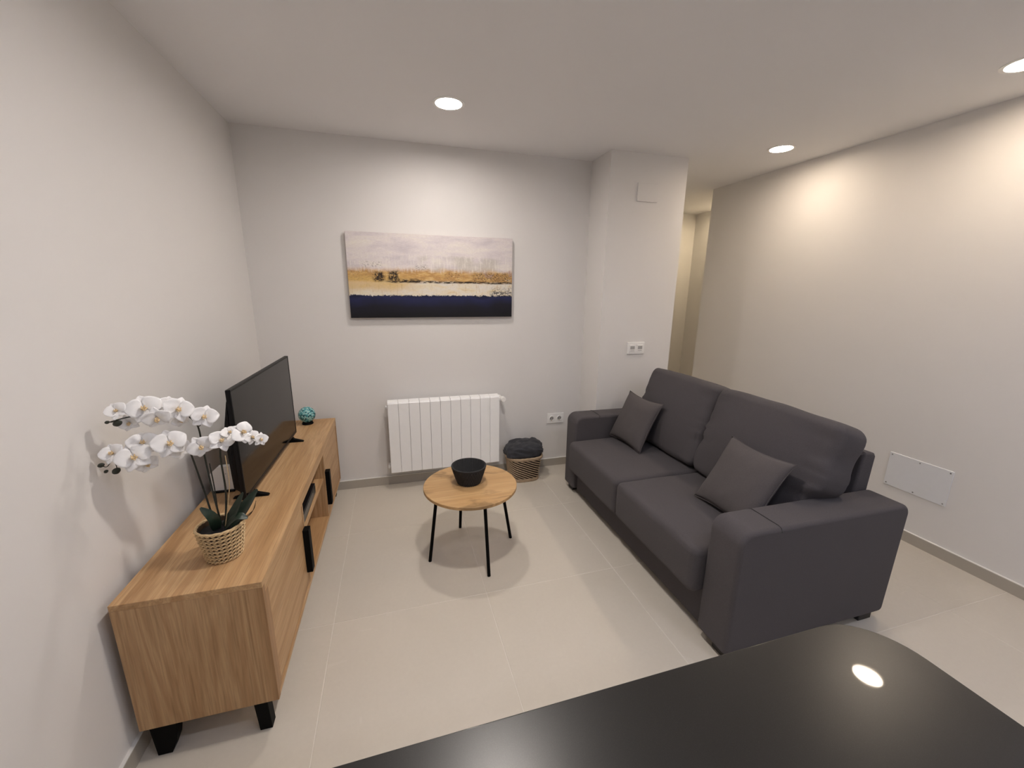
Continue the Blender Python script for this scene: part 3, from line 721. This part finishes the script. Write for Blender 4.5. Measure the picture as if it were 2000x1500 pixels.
# loose pillows
def pillow(name, label, c, nrm, edge_y, side, thick, sd):
    nv = Vector(nrm).normalized(); ey = Vector(edge_y).normalized(); ey = (ey-nv*ey.dot(nv)).normalized(); ez = nv.cross(ey)
    if ez.z < 0: ez = -ez
    N = 28; vs = []; fs = []; idx = {}
    for sgn in (1, -1):
        for i in range(N+1):
            for j in range(N+1):
                bd = i in (0, N) or j in (0, N)
                if sgn < 0 and bd: idx[(sgn, i, j)] = idx[(1, i, j)]; continue
                u = -1+2*i/N; v = -1+2*j/N
                x = side/2*u*(1-0.10*(1-v*v)*abs(u)**3); y = side/2*v*(1-0.10*(1-u*u)*abs(v)**3)
                e = max(0, (1-u**4)*(1-v**4)); z = thick/2*e**0.55*(0.75+0.25*(1-u*u)*(1-v*v))
                z += 0.004*mnoise.noise(Vector((u*3+sd, v*3, sgn)))*e+0.002*math.sin(14*(u+v)+sd)*e*(1-e)
                idx[(sgn, i, j)] = len(vs); vs.append(Vector(c)+ey*x+ez*y+nv*(z*sgn))
        for i in range(N):
            for j in range(N): fs.append([idx[(sgn, a, b)] for a, b in ((i, j), (i+1, j), (i+1, j+1), (i, j+1))][::sgn])
    t = thing(name, (c[0], c[1], min(p.z for p in vs)), label, 'pillow', 'small pillows on the sofa')
    MB().add(vs, fs).build('cover', M['pillow_fabric'], t, angle=3.0)
    per = [idx[(1, i, 0)] for i in range(N)]+[idx[(1, N, j)] for j in range(N)]+[idx[(1, N-i, N)] for i in range(N)]+[idx[(1, 0, N-j)] for j in range(N)]
    MB().tube([vs[k] for k in per], 0.0022, 6, closed=True).build('edge_seam', M['pillow_fabric'], t)
pillow('throw_pillow', 'small dark grey pillow leaning by the far sofa arm next to the pillar', (2.572, -0.745, 0.640), (-0.904, -0.066, 0.422), (0.07, -0.997, -0.02), 0.378, 0.105, 1.0)
pillow('throw_pillow', 'small dark grey pillow leaning by the near sofa arm closest to the worktop', (2.552, -1.726, 0.637), (-0.857, 0.02, 0.512), (-0.03, -0.999, 0.0), 0.385, 0.110, 4.0)

# ------------------------------------------------------------------ worktop in the foreground
WZ = 0.90; wx1, wy1, rr = 1.846, -2.708, 0.115
out = [(0.0, wy1)]
out = [(0.013, -3.36), (wx1, -3.36)]
for k in range(13):
    a = math.radians(90*k/12); out.append((wx1-rr+rr*math.cos(a), wy1-rr+rr*math.sin(a)))
out.append((0.013, wy1))
wt = MB().prism(out, 2, WZ-0.03, WZ, 0.003, 2).build('stone_worktop', M['stone'])
tag(wt, 'polished black stone worktop with a rounded corner in the foreground', 'worktop')
pn = thing('peninsula_cabinet', (0.85, -3.08, 0), 'white kitchen base cabinet carrying the black stone worktop', 'cabinet')
MB().box(0.014, 1.50, -3.34, -2.96, 0.10, WZ-0.03, 0.002, 1).build('body', M['white_plastic'], pn)
MB().box(0.014, 1.46, -3.29, -3.0, 0.0, 0.10).build('plinth', M['black_satin'], pn, smooth=False)

# ------------------------------------------------------------------ orchid
OX, OY = 0.283, -1.672
oc = thing('potted_orchid', (OX, OY, TOPZ), 'white orchid in a straw pot on the near end of the sideboard', 'plant')
PH = 0.125
def pr_(z): return 0.052+0.020*(z/PH)**0.8
MB().lathe([(0, 0.002), (pr_(0)-0.004, 0.002), (pr_(0.06)-0.004, 0.06), (pr_(PH)-0.004, PH-0.004), (pr_(PH)-0.008, PH-0.004), (pr_(PH)-0.010, PH-0.03)], (OX, OY, TOPZ), 40).build('pot', M['straw_dark'], oc)  # dark wall colour stands for the shade between the woven strands
pot = [o for o in oc.children if o.name.startswith('pot')][0]
q = MB(); NRow = 9; NST = 13
for k in range(NRow):
    z = 0.007+(PH-0.010)*k/(NRow-1)
    for sgn in (0, 1):
        pts = []
        for a in range(NST*6):
            th = 2*math.pi*a/(NST*6); ph = NST*th+sgn*math.pi
            r = pr_(z)+0.0032*math.cos(ph); pts.append((OX+r*math.cos(th), OY+r*math.sin(th), TOPZ+z+0.0034*math.sin(ph)))
        q.tube(pts, 0.0027, 5, closed=True)
q.build('weave', M['straw'], oc, pot)['kind'] = 'stuff'
MB().tube([(OX+(pr_(PH)-0.001)*math.cos(2*math.pi*a/48), OY+(pr_(PH)-0.001)*math.sin(2*math.pi*a/48), TOPZ+PH+0.001*math.sin(a*1.9)) for a in range(48)], 0.0042, 8, closed=True).build('rim', M['straw'], oc, pot)
MB().lathe([(0, 0.008), (0.03, 0.006), (0.055, 0.0), (pr_(PH)-0.008, -0.004), (pr_(PH)-0.008, -0.02), (0, -0.02)], (OX, OY, TOPZ+PH-0.016), 32, fn=lambda r, z, th: r*(1+0.03*math.sin(7*th))).build('soil', M['soil'], oc)
SZ_ = TOPZ+PH-0.012
# world point on the viewing ray of a pixel of the photograph at a given depth y
def px(u, v, y):
    d = fwd+r2*((u-1000)/F_PX)+u2*((750-v)/F_PX); t = (y-CAM.y)/d.y; return CAM+d*t
def spline(pts, k=8):
    pts = [Vector(p) for p in pts]; out = []
    P_ = [pts[0]*2-pts[1]]+pts+[pts[-1]*2-pts[-2]]
    for i in range(1, len(P_)-2):
        for j in range(k):
            t = j/k; a, b, c, d = P_[i-1:i+3]
            out.append(0.5*((2*b)+(c-a)*t+(2*a-5*b+4*c-d)*t*t+(3*b-a-3*c+d)*t**3))
    out.append(pts[-1]); return out
stems = [
    [(OX-0.012, OY-0.012, SZ_), (0.262, OY, 0.80), px(378, 900, -1.66), px(366, 878, -1.67), px(335, 872, -1.69), px(285, 872, -1.71), px(240, 888, -1.73), px(210, 905, -1.74)],
    [(OX, OY+0.012, SZ_), px(413, 950, -1.65), px(396, 875, -1.64), px(384, 828, -1.65), px(352, 808, -1.67), px(300, 806, -1.69), px(245, 816, -1.72), px(215, 824, -1.74)],
    [(OX+0.016, OY, SZ_), px(441, 960, -1.67), px(431, 895, -1.68), px(434, 868, -1.69), px(458, 858, -1.70), px(490, 855, -1.71), px(508, 862, -1.72)],
]
for s_ in stems:
    sp_ = spline(s_); k = len(sp_); MB().tube(sp_, [0.0034-0.0018*i/(k-1) for i in range(k)], 7).build('stem', M['stem_dark'], oc)
MB().tube(spline([(OX+0.004, OY-0.016, SZ_), px(420, 960, -1.70), px(409, 905, -1.70)], 5), 0.0020, 6).build('support_stick', M['stem_dark'], oc)
MB().tube(spline([(OX+0.018, OY-0.01, SZ_), px(448, 950, -1.69), px(440, 890, -1.70)], 5), 0.0014, 6).build('support_stick', M['straw'], oc)

# petals: shared meshes in flower space (flower looks along +z, up is +y)
def petal_mesh(name, L, W, cup, tip, mat, back=0.0):
    nu_, nv_ = 9, 8; vs = []; fs = []
    for side in (0.0006, -0.0006):
        for i in range(nu_+1):
            for j in range(nv_+1):
                t = i/nu_; s_ = -1+2*j/nv_
                wd = W/2*(math.sin(math.pi*min(1, t**0.72*0.93+0.035))**0.62)*(1-tip*t**3)
                x = s_*wd; y = 0.003+L*t*(1-0.05*s_*s_*t)
                z = cup*math.sin(math.pi*t*0.9)-back*t*t+0.10*wd*(s_*s_)*(0.5 if t > .3 else 0.2)+0.0010*math.sin(5*s_+6*t)
                vs.append((x, y, z+side))
    n1 = (nu_+1)*(nv_+1)
    for q_ in (0, 1):
        for i in range(nu_):
            for j in range(nv_):
                a = q_*n1+i*(nv_+1)+j; f = (a, a+1, a+nv_+2, a+nv_+1); fs.append(f if q_ == 0 else f[::-1])
    edge = [j for j in range(nv_+1)]+[(i+1)*(nv_+1)-1 for i in range(1, nu_+1)]+[nu_*(nv_+1)+j for j in range(nv_-1, -1, -1)]+[i*(nv_+1) for i in range(nu_-1, 0, -1)]
    for a, b in zip(edge, edge[1:]+edge[:1]): fs.append((a, b, b+n1, a+n1))
    return MB().add(vs, fs).mesh(name, mat, angle=2.0)
pet = petal_mesh('petal', 0.041, 0.054, 0.004, 0.0, M['petal'], 0.004)
sep = petal_mesh('sepal', 0.039, 0.034, 0.003, 0.12, M['petal'], 0.007)
lipm = petal_mesh('lip', 0.017, 0.017, 0.006, 0.45, M['lip'], -0.004)
cen = MB().lathe([(0, -0.010), (0.003, -0.009), (0.0042, 0.0), (0.0045, 0.006), (0.0035, 0.011), (0, 0.0125)], (0, 0, 0), 12).mesh('flower', M['lip'])
def flower(pos, look, roll, sc, fold=0.0):
    o = bpy.data.objects.new('flower', cen); col.objects.link(o); o.parent = oc
    z = Vector(look).normalized(); x = Vector((0, 0, 1)).cross(z).normalized(); y = z.cross(x)
    R = Matrix((x, y, z)).transposed() @ Matrix.Rotation(roll, 3, 'Z')
    o.matrix_local = Matrix.Translation(Vector(pos)-oc.location) @ R.to_4x4() @ Matrix.Scale(sc, 4)
    def kid(name, me, ang, tilt, zz=0.0):
        c = bpy.data.objects.new(name, me); col.objects.link(c); c.parent = o
        c.matrix_local = Matrix.Translation((0, 0, zz)) @ Matrix.Rotation(ang, 4, 'Z') @ Matrix.Rotation(tilt, 4, 'X')
    kid('petal', pet, math.radians(72), 0.10+fold, 0.0015); kid('petal', pet, math.radians(-72), 0.10+fold, 0.0015)
    kid('sepal', sep, 0.0, -0.02+fold, -0.001); kid('sepal', sep, math.radians(142), 0.02+fold*0.6, -0.001); kid('sepal', sep, math.radians(-142), 0.02+fold*0.6, -0.001)
    kid('lip', lipm, math.pi, 0.75, 0.004); kid('lip', lipm, math.radians(120), 1.0, 0.003); kid('lip', lipm, math.radians(-120), 1.0, 0.003)
FL = [  # pixel u, v, depth y, look offset (right, up), roll, scale
    (228, 803, -1.72, (-0.35, 0.25), 0.5, 0.62, 0.25), (252, 826, -1.70, (-0.2, -0.2), 0.3, 0.60, 0.1), (282, 798, -1.70, (-0.15, 0.15), 0.2, 1.0, 0), (306, 816, -1.72, (0.0, -0.5), 0.1, 0.80, 0.1),
    (328, 790, -1.67, (0.1, 0.3), -0.3, 0.62, 0.15), (347, 800, -1.69, (0.3, 0.15), -0.5, 0.92, 0.1), (352, 820, -1.67, (0.4, -0.5), 0.4, 0.55, 0.2), (399, 814, -1.67, (0.0, 0.1), -0.35, 0.86, 0.05),
    (221, 886, -1.73, (-0.5, 0.15), 0.4, 0.72, 0.25), (262, 893, -1.74, (-0.1, 0.05), 0.25, 1.0, 0), (279, 866, -1.71, (-0.1, 0.4), 0.0, 0.88, 0.1), (287, 905, -1.71, (0.2, -0.4), 0.3, 0.70, 0.1), (331, 866, -1.71, (0.05, 0.1), 0.1, 1.02, 0), (352, 878, -1.68, (0.4, -0.1), 0.5, 0.72, 0.1),
    (392, 872, -1.72, (0.0, -0.25), 0.5, 0.80, 0.0), (432, 861, -1.71, (0.25, 0.35), -0.5, 0.82, 0.1), (448, 846, -1.69, (0.2, 0.7), 0.2, 0.58, 0.1), (473, 845, -1.72, (0.5, 0.35), 0.7, 0.80, 0.05), (491, 854, -1.71, (0.8, 0.2), 0.2, 0.55, 0.1), (508, 858, -1.72, (0.9, 0.0), -0.3, 0.52, 0.3),
]
for (u, v, y, lk, ro, sc, fo_) in FL:
    p = px(u, v, y); look = (CAM-p).normalized()+r2*lk[0]+u2*lk[1]
    flower(p, look, ro, sc*1.10, fo_)
def bud(u, v, y, r, ang):
    p = px(u, v, y); q = MB()
    prof = [(0, -1.2*r), (0.55*r, -1.0*r), (0.95*r, -0.4*r), (r, 0.1*r), (0.8*r, 0.8*r), (0.35*r, 1.3*r), (0, 1.45*r)]
    q.lathe(prof, (0, 0, 0), 14); R = Matrix.Rotation(ang, 3, 'Y'); q.map(lambda a: R @ a+p); q.build('bud', M['bud_dark'], oc)
for b_ in ((209, 825, -1.74, 0.0050, 1.3), (229, 827, -1.73, 0.0095, 1.2), (197, 909, -1.75, 0.0070, 1.2), (207, 921, -1.74, 0.0050, 0.9), (227, 920, -1.74, 0.0095, 0.9)): bud(*b_)
MB().tube(spline([px(215, 905, -1.74), px(208, 912, -1.745), px(198, 910, -1.75)], 4), 0.0012, 6).build('twig', M['stem_dark'], oc)
MB().tube(spline([px(225, 905, -1.735), px(228, 912, -1.74), px(227, 920, -1.74)], 4), 0.0012, 6).build('twig', M['stem_dark'], oc)
MB().tube(spline([px(235, 818, -1.72), px(222, 824, -1.735), px(209, 825, -1.74)], 4), 0.0012, 6).build('twig', M['stem_dark'], oc)
MB().tube(spline([px(383, 830, -1.65), px(390, 832, -1.66), px(396, 818, -1.665)], 4), 0.0014, 6).build('twig', M['stem_dark'], oc)
# leaves
def leaf(base, mid, tip, W, up, sd):
    c = spline([base, mid, tip], 8); k = len(c); vs = []; fs = []; nv_ = 6
    for side in (0.0007, -0.0007):
        for i, p in enumerate(c):
            t = i/(k-1); tg = (c[min(i+1, k-1)]-c[max(i-1, 0)]).normalized(); s_ = tg.cross(Vector(up)).normalized(); nn_ = s_.cross(tg)
            wd = W/2*(math.sin(math.pi*(0.06+0.93*t**0.85)))**0.7+0.002
            for j in range(nv_+1):
                q_ = -1+2*j/nv_; vs.append(p+s_*(q_*wd)+nn_*(0.22*wd*q_*q_+side))
    n1 = k*(nv_+1)
    for g in (0, 1):
        for i in range(k-1):
            for j in range(nv_):
                a = g*n1+i*(nv_+1)+j; f = (a, a+1, a+nv_+2, a+nv_+1); fs.append(f if g else f[::-1])
    e = list(range(nv_+1))+[(i+1)*(nv_+1)-1 for i in range(1, k)]+[(k-1)*(nv_+1)+j for j in range(nv_-1, -1, -1)]+[i*(nv_+1) for i in range(k-2, 0, -1)]
    for a, b in zip(e, e[1:]+e[:1]): fs.append((a, b, b+n1, a+n1))
    MB().add(vs, fs).build('leaf', M['leaf_green'], oc, angle=2.0)
leaf((OX-0.006, OY-0.01, SZ_-0.01), px(415, 1012, OY-0.05), px(391, 992, OY-0.06), 0.030, (0.2, -0.6, 0.8), 1)
leaf((OX+0.008, OY, SZ_-0.01), px(458, 1000, OY-0.01), px(475, 962, OY-0.01), 0.036, (-0.6, -0.7, 0.3), 2)
leaf((OX+0.014, OY+0.004, SZ_-0.01), px(472, 1000, OY+0.01), px(503, 956, OY+0.02), 0.050, (-0.5, -0.7, 0.5), 3)
leaf((OX+0.01, OY-0.012, SZ_-0.01), px(462, 1010, OY-0.03), px(484, 1012, OY-0.03), 0.026, (0, -0.5, 0.9), 4)
for k in range(4):
    MB().tube(spline([(OX+0.055, OY-0.01+0.008*k, SZ_+0.01), px(488+k*2, 1006-3*k, OY), px(497+k, 990-4*k, OY+0.01)], 4), 0.0008, 5).build('root_tendril', M['straw_dark'], oc)
